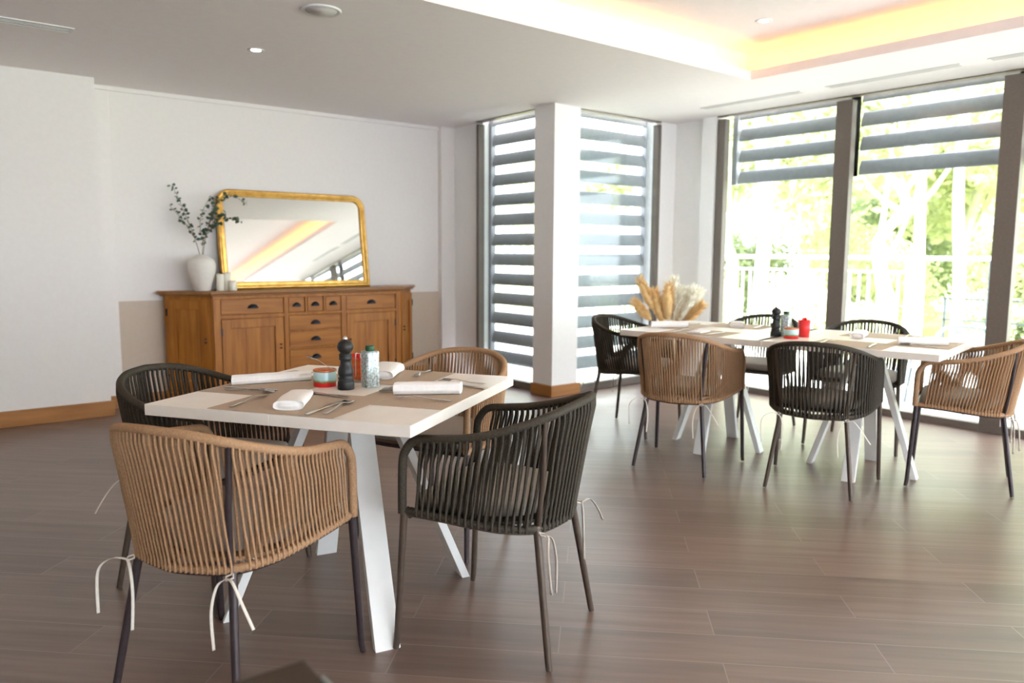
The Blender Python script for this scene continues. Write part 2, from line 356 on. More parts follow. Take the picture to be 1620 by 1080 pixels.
# louvres outside
def louvre(label, axis, pos, a0, a1, n, posts, z0=0, z1=2.6):
    r = thing('louvre_screen', (0, 0, 0), label, 'louvre', group=None)
    if posts:
        for p in posts:
            mb = MB()
            if axis == 'x': mb.box((pos-.03, p-(.025 if z0 else .06), z0), (pos+.03, p+(.025 if z0 else .06), z1))
            else: mb.box((p-.06, pos-.03, z0), (p+.06, pos+.03, z1))
            mb.build('post', M['slat'], r)
    for k in range(n):
        zc = 2.515-.1905*k; mb = MB(); prof = []
        for j in range(16):   # flattened aerofoil blade, tilted
            a = 2*pi*j/16; t = .014*sin(a)*(1-.3*cos(a)); s = .062*cos(a)
            ang = radians(74); prof.append((s*cos(ang)-t*sin(ang), s*sin(ang)+t*cos(ang)))
        vs = []
        for e in (a0, a1):
            for px, pz in prof: vs.append(((pos+px, e, zc+pz) if axis == 'x' else (e, pos+px, zc+pz)))
        mb.add(vs, [tuple((j, (j+1) % 16, 16+(j+1) % 16, 16+j)) for j in range(16)], True); mb.add(vs[:16], [tuple(range(16))]); mb.add(vs[16:], [tuple(range(16))])
        mb.build('slat', M['slat'], r)
    return r
louvre('grey horizontal louvre screen outside the narrow window left of the white pillar', 'x', 4.70, 5.3, 6.13, 13, (6.20,))
louvre('grey horizontal louvre screen outside the narrow window right of the white pillar', 'y', 5.22, 4.80, 5.84, 13, (5.90,))
bays = ['grey louvre slats above the glazing between the corner column and the first wide mullion', 'grey louvre slats above the glazing between the two wide mullions', 'grey louvre slats above the glazing at the right edge of the view',
        'grey louvre slats over the glazing, first bay behind the camera']
for i in range(4):
    louvre(bays[i], 'x', XW+.20, muls[i+1]+.03, muls[i]-(.10 if i == 0 else .06), 4, (muls[i+1]+.0, muls[i]-(.06 if i == 0 else -.0)), 1.88, 2.86)

# ceiling fittings
def downlight(x, y, z, label):
    t = thing('downlight', (x, y, z), label, 'ceiling light', group='recessed ceiling spotlights')
    MB().lathe([(.030, -.001), (.048, -.006), (.052, -.003), (.052, 0)], 28).build('trim_ring', M['trimw'], t)
    MB().lathe([(.001, -.004), (.029, -.004), (.029, -.001)], 24).build('lens', M['lamp'], t)
downlight(1.895, 4.909, H, 'small round spotlight recessed in the grey lower ceiling before the sideboard')
downlight(4.43, 2.99, HU, 'small round spotlight in the raised ceiling inside the glowing cove')
downlight(-.9, 4.6, H, 'small round spotlight in the lower ceiling at far left beyond the frame')
downlight(2.2, 1.2, HU, 'small round spotlight in the raised ceiling above the front table')
t = thing('ceiling_speaker', (1.855, 3.897, H), 'round white speaker disc flush in the ceiling near the top edge', 'ceiling speaker')
MB().lathe([(.082, -.004), (.098, -.010), (.104, -.004), (.104, 0)], 36).build('rim', M['trimw'], t)
MB().lathe([(.001, -.009), (.08, -.007), (.082, -.002)], 36).build('grille', speck('speaker_grille', (.60, .58, .56), (.66, .64, .62), 400, .7, .3), t)
def vent(x0, x1, y0, y1, label, n=2):
    t = thing('air_vent', ((x0+x1)/2, (y0+y1)/2, H), label, 'air vent', group='slot air vents in the ceiling')
    a, b = (x1-x0)/2, (y1-y0)/2; e = .012
    MB().box((-a, -b, -.006), (a, -b+e, 0)).box((-a, b-e, -.006), (a, b, 0)).box((-a, -b+e, -.006), (-a+e, b-e, 0)).box((a-e, -b+e, -.006), (a, b-e, 0)).build('vent_frame', M['trimw'], t)
    MB().box((-a+e, -b+e, -.003), (a-e, b-e, -.001)).build('slot', M['slot'], t)
    s = MB()
    for k in range(1, n+1):
        if a < b: xx = -a+e+(2*a-2*e)*k/(n+1); s.box((xx-.005, -b+e, -.006), (xx+.005, b-e, -.003))
        else: yy = -b+e+(2*b-2*e)*k/(n+1); s.box((-a+e, yy-.005, -.006), (a-e, yy+.005, -.003))
    s.build('blade', M['trimw'], t)
vent(5.55, 5.63, 3.40, 4.34, 'long slot air vent in the ceiling nearest the corner column')
vent(5.55, 5.63, 2.26, 3.20, 'long slot air vent in the ceiling above the middle window bay')
vent(5.55, 5.63, 1.12, 2.10, 'long slot air vent in the ceiling at the right edge of the view')
vent(.02, .93, 5.10, 5.22, 'wide slot air vent in the ceiling at the upper left corner')

# ------------------------------------------------------------------ rope chairs
def mirx(P): return [Vector((-p.x, p.y, p.z)) for p in P]
half_rail = [(.268, .225, .445), (.268, .222, .60), (.268, .210, .645), (.268, .175, .680), (.270, .10, .690), (.270, .0, .702), (.256, -.10, .726), (.208, -.20, .760), (.120, -.262, .787), (0, -.285, .796)]
half_ring = [(.262, .21, .452), (.262, .10, .448), (.252, -.01, .438), (.222, -.11, .426), (.150, -.19, .417), (0, -.225, .413)]
def chair(name, rope, metal, loc, rz, label, group, thick=.0046, N=60):
    R = M[rope]; L = M[metal]
    t = thing(name, loc, label, 'chair', rz, group)
    hr = spline(half_rail, 10); rail = hr+mirx(hr[::-1])[1:]
    hg = spline(half_ring, 10); ring = hg+mirx(hg[::-1])[1:]
    # wrapped arm rail: a ridged tube
    rp = resample(rail, step=.0035); MB().tube(rp, [.0132+(.0013 if i % 2 else 0) for i in range(len(rp))], 10).build('arm_rail', R, t)
    # the part of the rail and ring that carries the cord
    cr = resample(rail, count=400); i0 = min(i for i in range(400) if cr[i].z > .685 and cr[i].y < .185); cr = cr[i0:400-i0+1]
    cg = resample(ring, count=400); cg = cg[10:391]
    w = MB()
    def out(p): return Vector((p.x, p.y+.02, 0)).normalized()
    for layer in (0, 1):
        for k in range(N):
            a = (k+.36*layer)/(N-.64); p = at(cr, a); q = at(cg, max(0, min(1, a+(.006 if layer else -.006)))); s = 1 if layer == 0 else -1
            op = out(p); oq = out(q); d = .0135*s
            mm = p.lerp(q, .5)
            if layer == 0 and abs(abs(mm.x)-.181) < .0125 and mm.y < -.1: continue   # the bare metal strut shows here
            m1 = p.lerp(q, .33)+op*(d*.6+.004); m2 = p.lerp(q, .7)+op*(d*.5+.004)
            w.tube([p+Vector((0, 0, -.007))+op*d*.75, p+Vector((0, 0, -.03))+op*d*.8, m1, m2, q+Vector((0, 0, .012))+oq*d*.9, q+Vector((0, 0, -.008))+oq*d*.9], thick, 6)
    gp = resample(ring, step=.0075); w.tube(gp, [.0115+(.0028 if i % 2 else 0) for i in range(len(gp))], 8)
    w.build('cord_weave', R, t)
    # metal frame under the seat
    fr = MB(); fr.tube([p+Vector((0, 0, -.010)) for p in resample(ring, step=.03)], .008, 8)
    fr.tube([(.258, .205, .435), (.12, .215, .435), (-.12, .215, .435), (-.258, .205, .435)], .0095, 8)
    fr.tube([(.25, 0, .425), (0, .0, .415), (-.25, 0, .425)], .008, 8)
    fr.build('seat_frame', L, t)
    for s in (-1, 1):
        MB().tube([(s*.281, .246, .004), (s*.279, .242, .03), (s*.266, .220, .445)], [.0100, .0108, .0125], 12).build('leg', L, t)
        MB().tube([(s*.216, -.246, .004), (s*.213, -.242, .03), (s*.162, -.182, .425)], [.0100, .0108, .0125], 12).build('leg', L, t)
        MB().tube([(s*.159, -.186, .415), (s*.179, -.208, .60), (s*.196, -.217, .764)], .0088, 10).build('back_strut', L, t)
    # woven seat base
    sb = MB(); z = .436
    poly = [(p.x*.965, p.y*.965-.002) for p in resample(ring, count=30)]
    sb.prism(poly, z, z+.010); sb.build('seat', R, t)
    # cushion
    cu = MB(); n = 48; base = []
    rr = resample(ring, count=36); base = [(p.x*.90, p.y*.90) for p in rr]+[(x, .205) for x in (-.20, -.12, -.04, .04, .12, .20)]
    rings = [(.90, 0), (.975, .006), (1.0, .018), (1.0, .030), (.97, .043), (.90, .050), (.6, .055), (.25, .057)]
    vs = []; fs = []; nn = len(base)
    for sc_, zz in rings: vs += [(x*sc_, y*sc_+.004, .447+zz) for x, y in base]
    for i in range(len(rings)-1):
        for k in range(nn): fs.append((i*nn+k, i*nn+(k+1) % nn, (i+1)*nn+(k+1) % nn, (i+1)*nn+k))
    fs.append(tuple(range(nn))[::-1]); fs.append(tuple(len(vs)-nn+i for i in range(nn))); cu.add(vs, fs, True)
    cush = cu.build('seat_cushion', M['cushion'], t)
    for s, v in ((-1, 0), (1, 1)):
        tb = MB(); j = Vector((s*.172, -.205, .405))
        tb.tube([j+Vector((0, .012, .004)), j+Vector((s*.012, 0, 0)), j+Vector((0, -.014, -.004)), j+Vector((-s*.012, 0, 0)), j+Vector((0, .012, .004))], .0025, 6)
        tb.ribbon(spline([j+Vector((0, -.012, 0)), j+Vector((s*.035, -.030, .004)), j+Vector((s*.075, -.045, -.035)), j+Vector((s*(.12 if v else .07), -.055, -.095 if v else -.15))], 6), .0085, (.3, 1, 0))
        tb.ribbon(spline([j+Vector((0, -.012, 0)), j+Vector((-s*.022, -.024, -.02)), j+Vector((-s*.036, -.032, -.09)), j+Vector((-s*.03, -.034, -.19))], 6), .0085, (.3, 1, 0))
        tb.build('tie', M['tie'], cush)
    return t
def face(fx, fy): return math.atan2(fy, fx)-pi/2
GF = 'cord chairs around the front table'; GB = 'cord chairs around the two rear tables'
A = chair('rope_armchair', 'tan_rope', 'tan_leg', (.743, 2.223, 0), face(.872, .49), 'tan cord armchair in the left foreground seen from behind, cream ties hanging from its legs', GF, .0038, 76)
B = chair('rope_armchair', 'dark_rope', 'dark_leg', (1.548, 1.965, 0), face(-.476, .879), 'dark charcoal cord armchair at the near right side of the front table, seen from behind', GF, .0047, 57)
dup(B, (.918, 2.977, 0), face(.539, -.842), 'dark cord armchair behind the left corner of the front table, before the white wall', GF)
dup(A, (1.868, 2.819, 0), face(-.916, -.4), 'tan cord armchair on the far right side of the front table, half hidden by it', GF)
dup(A, (3.67, 2.907, 0), face(.953, .303), 'tan cord armchair with its back to the camera at the rear tables, nearest the pillar', GB)
dup(B, (3.918, 2.191, 0), face(.947, .322), 'dark cord armchair with its back to the camera in the middle of the rear tables', GB)
dup(A, (4.597, 1.731, 0), face(-.356, .934), 'tan cord armchair at the right end of the rear tables, cut by the frame', GB)
dup(B, (4.124, 3.736, 0), face(.264, -.965), 'dark cord armchair at the left end of the rear tables near the pillar', GB)
dup(B, (4.826, 3.21, 0), face(-.975, -.223), 'dark cord armchair behind the rear tables, before the first wide window bay', GB)
dup(B, (4.978, 2.515, 0), face(-.963, -.268), 'dark cord armchair behind the rear tables, in front of the middle wide mullion', GB)

# ------------------------------------------------------------------ tables
def table(x, y, ang, label, rad, rtop, legw, la, grp, wood='white_wood', edge=.036):
    t = thing('dining_table', (x, y, 0), label, 'table', radians(ang), grp)
    h = .466; zt = .764
    MB().box((-h, -h, zt-edge), (h, -.0012, zt)).box((-h, .0012, zt-edge), (h, h, zt)).box((-h+.003, -.002, zt-edge+.002), (h-.003, .002, zt-.003)).build('tabletop', M[wood], t, .0025)
    MB().box((-.20, -.03, zt-edge-.02), (.20, .03, zt-edge)).box((-.03, -.20, zt-edge-.02), (.03, .20, zt-edge)).build('underframe', M['leg_white'], t)
    for k in range(4):
        a = radians(la+90*k); d = Vector((cos(a), sin(a), 0)); s = Vector((-sin(a), cos(a), 0)); th = .016
        b0 = d*rad; b1 = d*rtop; z1 = zt-edge-.004; vs = []
        for base, z in ((b0, 0), (b1, z1)):
            for q, e in ((-1, -1), (1, -1), (1, 1), (-1, 1)): vs.append(base+s*(q*legw/2)+d*(e*th)+Vector((0, 0, z)))
        mb = MB(); mb.add(vs, [(0, 3, 2, 1), (4, 5, 6, 7), (0, 1, 5, 4), (1, 2, 6, 5), (2, 3, 7, 6), (3, 0, 4, 7)]); mb.build('leg', M['leg_white'], t, .002)
    return t
T1 = (1.2615, 2.4938); U1 = 33.0
table(*T1, U1, 'square white wooden table in the foreground laid for four, splayed white legs', .435, .13, .082, 44, 'square white dining tables')
TA = (4.185, 3.05); TB = (4.36, 2.17); U2 = 10.7
table(*TA, U2, 'white table on the left of the joined rear pair, nearest the pillar', .285, .05, .07, 4, 'square white dining tables')
table(*TB, U2, 'white table on the right of the joined rear pair, nearest the frame edge', .285, .05, .07, 4, 'square white dining tables')
ZT = .764
def loc_t(T, ang, p, q, z=ZT):
    a = radians(ang); return (T[0]+p*cos(a)-q*sin(a), T[1]+p*sin(a)+q*cos(a), z)
mats_done = []
def placemat(T, ang, p0, p1, q0, q1, z, label, grp):
    o = MB().prism([(-(p1-p0)/2, -(q1-q0)/2), ((p1-p0)/2, -(q1-q0)/2), ((p1-p0)/2, (q1-q0)/2), (-(p1-p0)/2, (q1-q0)/2)], 0, .0009).build('placemat', M['placemat'])
    x, y, zz = loc_t(T, ang, (p0+p1)/2, (q0+q1)/2, z+ZT); o.location = (x, y, zz); o.rotation_euler = (0, 0, radians(ang)); tag(o, label, 'placemat', grp)
GP = 'tan placemats on the front table'
placemat(T1, U1, -.235, .185, -.462, -.125, .0002, 'tan placemat on the right side of the front table under the rolled napkin', GP)
placemat(T1, U1, -.225, .205, .12, .462, .0002, 'tan placemat on the left side of the front table, beside the dark chair', GP)
placemat(T1, U1, -.462, -.118, -.215, .228, .0012, 'tan placemat on the near edge of the front table under the folded napkin', GP)
placemat(T1, U1, .12, .462, -.22, .21, .0012, 'tan placemat on the far edge of the front table, before the tan chair', GP)

def napkin(kind, x, y, ang, ln, wd, ht, label, grp, z=ZT+.0022):
    mb = MB(); n = 20; k = 30
    vs = []; fs = []
    for i in range(n+1):
        u = i/n-.5; rnd = random.Random(i*7+int(ln*1000))
        for j in range(k):
            a = 2*pi*j/k
            sq = 1/((abs(cos(a))**3.2+abs(sin(a))**3.2)**(1/3.2))
            wv = 1+.035*sin(9*u+j*.5)+.02*sin(23*u+j)
            if kind == 'folded': wv = 1+.03*sin(7*u+a*2)
            yy = cos(a)*sq*wd/2*wv; zz = ht/2+sin(a)*sq*ht/2*(wv if sin(a) > 0 else 1)
            if kind == 'folded': zz *= (1-.35*max(0, u+.1)) ; yy *= 1-.12*u
            # spiral layers on the roll
            if kind == 'rolled': yy += .0012*sin(a*7); zz = max(0, zz+.0012*cos(a*7))
            vs.append((u*ln+(.006*cos(a) if i in (0, n) else 0), yy, zz))
    for i in range(n):
        for j in range(k): fs.append((i*k+j, i*k+(j+1) % k, (i+1)*k+(j+1) % k, (i+1)*k+j))
    mb.add(vs, fs, True)
    # ends: an inset fold so layers show
    for i, s in ((0, -1), (n, 1)):
        c = Vector((s*(ln/2-.006), 0, ht/2)); ring = [Vector(vs[i*k+j]) for j in range(k)]
        ins = [c+(p-c)*.72+Vector((0, 0, 0)) for p in ring]; ins = [Vector((s*(ln/2-.008), p.y, p.z)) for p in ins]; ins2 = [Vector((s*(ln/2-.001), c.y+(p.y)*.6, c.z+(p.z-c.z)*.6)) for p in ring]
        v3 = ring+ins+ins2; f3 = []
        for j in range(k): f3 += [(j, (j+1) % k, k+(j+1) % k, k+j), (k+j, k+(j+1) % k, 2*k+(j+1) % k, 2*k+j)]
        f3.append(tuple(range(2*k, 3*k))); mb.add(v3, f3, True)
    o = mb.build('napkin', M['napkin']); o.location = (x, y, z); o.rotation_euler = (0, 0, ang); tag(o, label, 'napkin', grp); return o
def pq(T, U, p, q): x, y, z = loc_t(T, U, p, q); return x, y
GN = 'white napkins on the front table'
x, y = pq(T1, U1, -.30, .02); napkin('folded', x, y, radians(U1+24), .235, .088, .030, 'white folded napkin lying lengthwise at the near edge of the front table', GN)
x, y = pq(T1, U1, .02, .33); napkin('rolled', x, y, radians(U1-45), .285, .046, .034, 'long white rolled napkin on the left placemat of the front table', GN)
x, y = pq(T1, U1, .0, -.31); napkin('rolled', x, y, radians(U1-67), .225, .058, .040, 'white rolled napkin on the right placemat of the front table', GN)
x, y = pq(T1, U1, .30, .01); napkin('folded', x, y, radians(U1+195), .19, .11, .042, 'white folded napkin behind the oil tin on the front table', GN)

# cutlery: local x = length, handle end at -L/2, head at +L/2
def cut_prof(kind):
    mb = MB()
    if kind == 'fork': L, st = .195, [(-.0975, .0055), (-.09, .0085), (-.03, .0045), (.03, .0032), (.045, .006), (.06, .0115), (.066, .0125)]
    elif kind == 'spoon': L, st = .195, [(-.0975, .0055), (-.09, .0085), (-.03, .0045), (.025, .0032), (.038, .006), (.05, .015), (.066, .0195), (.082, .017), (.093, .009), (.0975, .002)]
    else: L, st = .215, [(-.1075, .0055), (-.10, .0085), (-.02, .0065), (0, .0055), (.012, .0085), (.06, .0095), (.095, .007), (.1075, .0015)]
    vs = []; fs = []; th = .0016
    for x, w in st:
        if kind == 'knife': z = .0022
        else:
            z = .003+.010*max(0, 1-abs(x-.028)/.07)
            if kind == 'spoon' and x > .045: z = .0035
            if kind == 'fork' and x > .045: z = .007
        dip = .006 if (kind == 'spoon' and w > .012) else 0
        vs += [(x, -w, z+dip), (x, 0, z), (x, w, z+dip), (x, w, z+dip+th), (x, 0, z+th), (x, -w, z+dip+th)]
    for i in range(len(st)-1):
        for k in range(6): fs.append((i*6+k, i*6+(k+1) % 6, (i+1)*6+(k+1) % 6, (i+1)*6+k))
    fs += [(0, 5, 4, 3, 2, 1), tuple(len(vs)-6+i for i in range(6))]; mb.add(vs, fs, True)
    if kind == 'fork':
        for q in (-.0108, -.0036, .0036, .0108):
            mb.add([(.064, q-.0016, .0065), (.064, q+.0016, .0065), (.064, q+.0016, .0083), (.064, q-.0016, .0083), (.082, q-.0015, .0035), (.082, q+.0015, .0035), (.082, q+.0015, .005), (.082, q-.0015, .005), (.0985, q-.0007, .0065), (.0985, q+.0007, .0065), (.0985, q+.0007, .0078), (.0985, q-.0007, .0078)],
                   [(0, 1, 5, 4), (1, 2, 6, 5), (2, 3, 7, 6), (3, 0, 4, 7), (4, 5, 9, 8), (5, 6, 10, 9), (6, 7, 11, 10), (7, 4, 8, 11), (8, 9, 10, 11)])
    return mb
CUT = {}
def cutlery(kind, p0, p1, label, grp, z=ZT+.0022):
    """p0 handle end, p1 head end"""
    mx, my = (p0[0]+p1[0])/2, (p0[1]+p1[1])/2; a = math.atan2(p1[1]-p0[1], p1[0]-p0[0])
    name = {'fork': 'fork', 'spoon': 'spoon', 'knife': 'table_knife'}[kind]
    if kind not in CUT: o = cut_prof(kind).build(name, M['steel']); CUT[kind] = o
    else: o = CUT[kind].copy(); C.objects.link(o)
    o.location = (mx, my, z); o.rotation_euler = (0, 0, a); tag(o, label, 'cutlery', grp)
GC = 'cutlery on the front table'
cutlery('fork', (.80, 2.394), (.982, 2.525), 'steel fork on the near placemat, left of the folded napkin', GC)
cutlery('knife', (.942, 2.145), (1.127, 2.276), 'steel knife on the near placemat, right of the folded napkin', GC)
cutlery('spoon', (.975, 2.108), (1.165, 2.262), 'steel spoon on the near placemat beside the knife', GC)
cutlery('knife', (1.165, 2.325), (1.105, 2.50), 'steel knife lying crosswise between the folded napkin and the pepper mill', GC, ZT+.003)
cutlery('fork', (1.42, 2.045), (1.285, 2.24), 'steel fork nearest the right edge of the front table', GC)
cutlery('spoon', (1.475, 2.25), (1.31, 2.372), 'steel spoon at the tip of the right rolled napkin', GC)
cutlery('knife', (1.63, 2.20), (1.60, 2.36), 'steel knife beyond the right rolled napkin', GC)
cutlery('spoon', (1.69, 2.26), (1.60, 2.42), 'steel spoon beyond the right rolled napkin, behind the knife', GC)
cutlery('knife', (.92, 2.755), (1.035, 2.60), 'steel knife before the left rolled napkin', GC)
cutlery('spoon', (.905, 2.715), (1.015, 2.56), 'steel spoon on the left placemat before the knife', GC)
cutlery('fork', (1.15, 2.985), (1.29, 2.87), 'steel fork behind the left rolled napkin', GC)
cutlery('fork', (1.71, 2.66), (1.57, 2.545), 'steel fork on the far placemat, right of the folded napkin', GC, ZT+.0022)
cutlery('knife', (1.60, 2.72), (1.43, 2.585), 'steel knife on the far placemat beside the folded napkin', GC)

def mill(x, y, label, h=.185, grp=None):
    t = thing('pepper_mill', (x, y, ZT), label, 'pepper mill', 0, grp); s = h/.185
    p = [(.0285, 0), (.0295, .003), (.0295, .026), (.028, .030), (.0245, .033), (.0275, .037), (.0275, .042), (.023, .046), (.0265, .052), (.0278, .062), (.0255, .074), (.020, .088), (.0182, .098), (.0195, .104), (.0232, .108), (.0232, .112), (.021, .115), (.0228, .119), (.0228, .125), (.017, .130)]
    q = [(.017, .131), (.0245, .137), (.0285, .147), (.0285, .155), (.025, .165), (.017, .173), (.008, .176), (.003, .177)]
    MB().lathe([(r*s, z*s) for r, z in p], 36).build('body', M['mill'], t)
    MB().lathe([(r*s, z*s) for r, z in q], 36).build('head', M['mill'], t)
    MB().lathe([(.006*s, .175*s), (.0085*s, .180*s), (.006*s, .187*s), (.001, .189*s)], 20).build('knob', mat('polished_steel_knob', (.8, .78, .75), .12, 1.0), t)
    return t
pm = mill(1.252, 2.494, 'black turned wooden pepper mill with steel knob on the front table')
def oil(x, y, label):
    t = thing('oil_tin', (x, y, ZT), label, 'oil tin')
    MB().lathe([(.0, 0), (.0265, .0), (.0275, .003), (.0275, .125), (.026, .129), (.015, .131)], 32, sq=5).build('can_body', M['oil_tin'], t)
    MB().lathe([(.0155, .131), (.0165, .133), (.0165, .147), (.0155, .149), (.0, .149)], 24).build('cap', M['green_cap'], t); return t
ot = oil(1.347, 2.490, 'square printed silver oil tin with dark green cap on the front table')
def tin(x, y, label):
    t = thing('sugar_tin', (x, y, ZT), label, 'tin')
    MB().lathe([(.0, 0), (.040, 0), (.041, .002), (.041, .056), (.0395, .058)], 40).build('can_body', M['tin_print'], t)
    MB().lathe([(.0415, .055), (.0425, .058), (.0415, .0615), (.0395, .0615), (.039, .056)], 40).build('rim', M['copper'], t)
    sp = MB()
    for a, l in ((.3, .05), (1.2, .045), (2.4, .055), (3.9, .04), (5.1, .05)):
        e = Vector((cos(a)*.03, sin(a)*.03, .052)); sp.box((-.016, -.002, 0), (.016, .002, .028), Matrix.Translation(Vector((cos(a)*.012, sin(a)*.012, .032))) @ Matrix.Rotation(a, 4, 'Z') @ Matrix.Rotation(.2, 4, 'X'))
    sp.build('sachets', M['copper'], t); return t
tn = tin(1.222, 2.600, 'round tin printed pale blue above a red band, left of the pepper mill')
sp = CUT['spoon'].copy(); sp.data = sp.data.copy(); C.objects.link(sp)
sp.scale = (.62, .62, .62); sp.location = (1.205, 2.592, ZT+.082); sp.rotation_euler = (0, radians(-28), radians(150)); tag(sp, 'small steel teaspoon resting across the rim of the blue and red tin', 'cutlery')
def cup(x, y, label):
    t = thing('sachet_tumbler', (x, y, ZT), label, 'glass')
    MB().lathe([(.0, .002), (.024, .002), (.025, .0), (.031, .088), (.0295, .088), (.0235, .006), (.0, .006)], 32).build('glass', M['clear'], t)
    a = MB(); rnd = random.Random(3)
    for k in range(5):
        an = k*pi/5; a.box((-.0165, -.0012, .008), (.0165, .0012, .088+rnd.uniform(-.004, .008)), Matrix.Translation((cos(an)*.004, sin(an)*.004, 0)) @ Matrix.Rotation(an, 4, 'Z'))
    a.build('orange_sachet', M['orange'], t)
    a = MB()
    for k in range(3):
        an = k*pi/3+.25; a.box((-.015, -.0012, .012), (.015, .0012, .100+k*.003), Matrix.Translation((cos(an)*.009, sin(an)*.009-.002, 0)) @ Matrix.Rotation(an, 4, 'Z'))
    a.build('red_sachet', M['red'], t)
    a = MB()
    for k in range(2): a.box((-.012, -.001, .02), (.012, .001, .108), Matrix.Translation((-.004+.01*k, .006-.01*k, 0)) @ Matrix.Rotation(.8+k*1.4, 4, 'Z'))
    a.build('white_sachet', M['napkin'], t); return t
cup(1.362, 2.610, 'clear tumbler of orange and red sachets between the mill and the oil tin')

# rear tables laid
GP2 = 'placemats on the rear tables'; GN2 = 'napkins on the rear tables'; GC2 = 'cutlery on the rear tables'
for T, nm in ((TA, 'left rear table'), (TB, 'right rear table')):
    placemat(T, U2, -.455, -.125, -.20, .20, .0002, 'placemat on the near side of the '+nm, GP2)
    placemat(T, U2, .125, .455, -.20, .20, .0002, 'placemat on the window side of the '+nm, GP2)
placemat(TA, U2, -.20, .20, .135, .455, .0012, 'placemat at the pillar end of the left rear table', GP2)
placemat(TB, U2, -.20, .20, -.455, -.135, .0012, 'placemat at the right end of the right rear table', GP2)
x, y = pq(TA, U2, -.13, .30); napkin('rolled', x, y, radians(-30), .25, .055, .04, 'white rolled napkin at the pillar end of the left rear table', GN2)
x, y = pq(TA, U2, .25, .0); napkin('folded', x, y, radians(35), .20, .09, .035, 'white folded napkin on the window side of the left rear table', GN2)
x, y = pq(TA, U2, -.30, .0); napkin('folded', x, y, radians(15), .17, .09, .012, 'flat white napkin on the near side of the left rear table', GN2)
x, y = pq(TB, U2, .10, .08); napkin('folded', x, y, radians(200), .17, .08, .038, 'white folded napkin at the middle of the right rear table', GN2)
x, y = pq(TB, U2, -.06, -.30); napkin('rolled', x, y, radians(-50), .25, .055, .040, 'white rolled napkin at the right end of the right rear table', GN2)
CUTS = [(TA, -.40, -.10, -.20, -.12, 'knife'), (TA, -.40, .12, -.22, .11, 'fork'), (TA, .05, .34, .17, .26, 'fork'), (TA, .2, -.14, .38, -.15, 'spoon'),
        (TB, -.40, -.12, -.21, -.10, 'knife'), (TB, -.42, .14, -.22, .12, 'fork'), (TB, .18, .16, .36, .15, 'spoon'), (TB, .20, -.13, .39, -.14, 'fork'), (TB, -.17, -.40, -.14, -.2, 'spoon'), (TB, .15, -.42, .15, -.22, 'knife')]
where = {(-1): 'near side', 1: 'window side'}
for k, (T, a, b, c, d, kd) in enumerate(CUTS):
    nm = 'left rear table' if T is TA else 'right rear table'
    sd = 'near side' if a < -.35 else ('window side' if a > .17 else ('pillar end' if T is TA else 'right end'))
    cutlery(kd, pq(T, U2, a, b), pq(T, U2, c, d), 'steel %s on the %s of the %s' % (kd, sd, nm), GC2, ZT+.0025)
mill(4.10, 2.60, 'black pepper mill standing where the two rear tables meet', .178)
dup(ot, (4.145, 2.56, ZT), .3, 'pale oil tin behind the pepper mill where the rear tables meet')
dup(tn, (4.065, 2.475, ZT), 1.0, 'round tin with red base on the rear tables, before the red cup')
t = thing('red_cup', (4.20, 2.475, ZT), 'red cup on the rear tables behind the round tin', 'cup')
MB().lathe([(.0, .0), (.030, .0), (.036, .10), (.034, .10), (.028, .004), (.0, .004)], 30).build('cup_wall', M['redcup'], t)
MB().box((-.018, -.002, .01), (.018, .002, .115)).box((-.002, -.016, .01), (.002, .016, .112)).build('red_sachet', M['red'], t)

# ------------------------------------------------------------------ sideboard
t = thing('sideboard', (2.895, 6.52, 0), 'large honey oak sideboard with canted ends and dark cup pulls against the back wall', 'sideboard')
SX, SY = 2.895, 6.52
YF = 6.355; XA, XB = 2.028, 3.762; XC, XD = 1.745, 4.045; YK = 6.665
def lx(x): return x-SX
def ly(y): return y-SY
def outline(e=0, b=0):
    k = e*.41
    return [(lx(XA-k), ly(YF-e)), (lx(XB+k), ly(YF-e)), (lx(XD+e*1.1), ly(YK-.04)), (lx(XD+e*1.1), ly(YK+b)), (lx(XC-e*1.1), ly(YK+b)), (lx(XC-e*1.1), ly(YK-.04))]
MB().prism(outline(), .10, .885).build('carcass', M['oak'], t, .003)
MB().prism(outline(.018), 0, .10).build('plinth', M['oak_h'], t, .004)
m_ = MB(); m_.prism(outline(.048), .900, .925); m_.prism(outline(.030), .885, .900); m_.build('top', M['oak_dark'], t, .006, 3)
def cup_pull(px, z, parent, y=-.012, w=.043):
    mb = MB(); vs = []; fs = []; n, k = 16, 6
    for i in range(n+1):
        a = pi*i/n
        for j in range(k+1):
            b = pi/2*j/k
            vs.append(Vector((px+w*cos(a)*(1-.12*(1-cos(b))), y-.024*sin(b)*(.35+.65*sin(a)), z-.016+.036*sin(a)*cos(b))))
    for i in range(n):
        for j in range(k): fs.append((i*(k+1)+j, (i+1)*(k+1)+j, (i+1)*(k+1)+j+1, i*(k+1)+j+1))
    mb.add(vs, fs, True)
    o = mb.build('cup_pull', M['pull'], parent); so = o.modifiers.new('solid', 'SOLIDIFY'); so.thickness = .002; return o
for x0, x1, z0, z1 in ((2.095, 2.615, .735, .855), (3.205, 3.70, .735, .855), (2.665, 2.805, .735, .855), (2.835, 2.975, .735, .855), (3.005, 3.145, .735, .855), (2.665, 3.145, .575, .700), (2.665, 3.145, .430, .560), (2.665, 3.145, .270, .405), (2.665, 3.145, .125, .255)):
    Y = ly(YF)
    d = MB().box((lx(x0), Y-.015, z0), (lx(x1), Y+.01, z1)).build('drawer', M['oak_h'], t, .0025)
    cup_pull(lx((x0+x1)/2), (z0+z1)/2, d, ly(YF)-.0155, .045 if x1-x0 > .2 else .038)
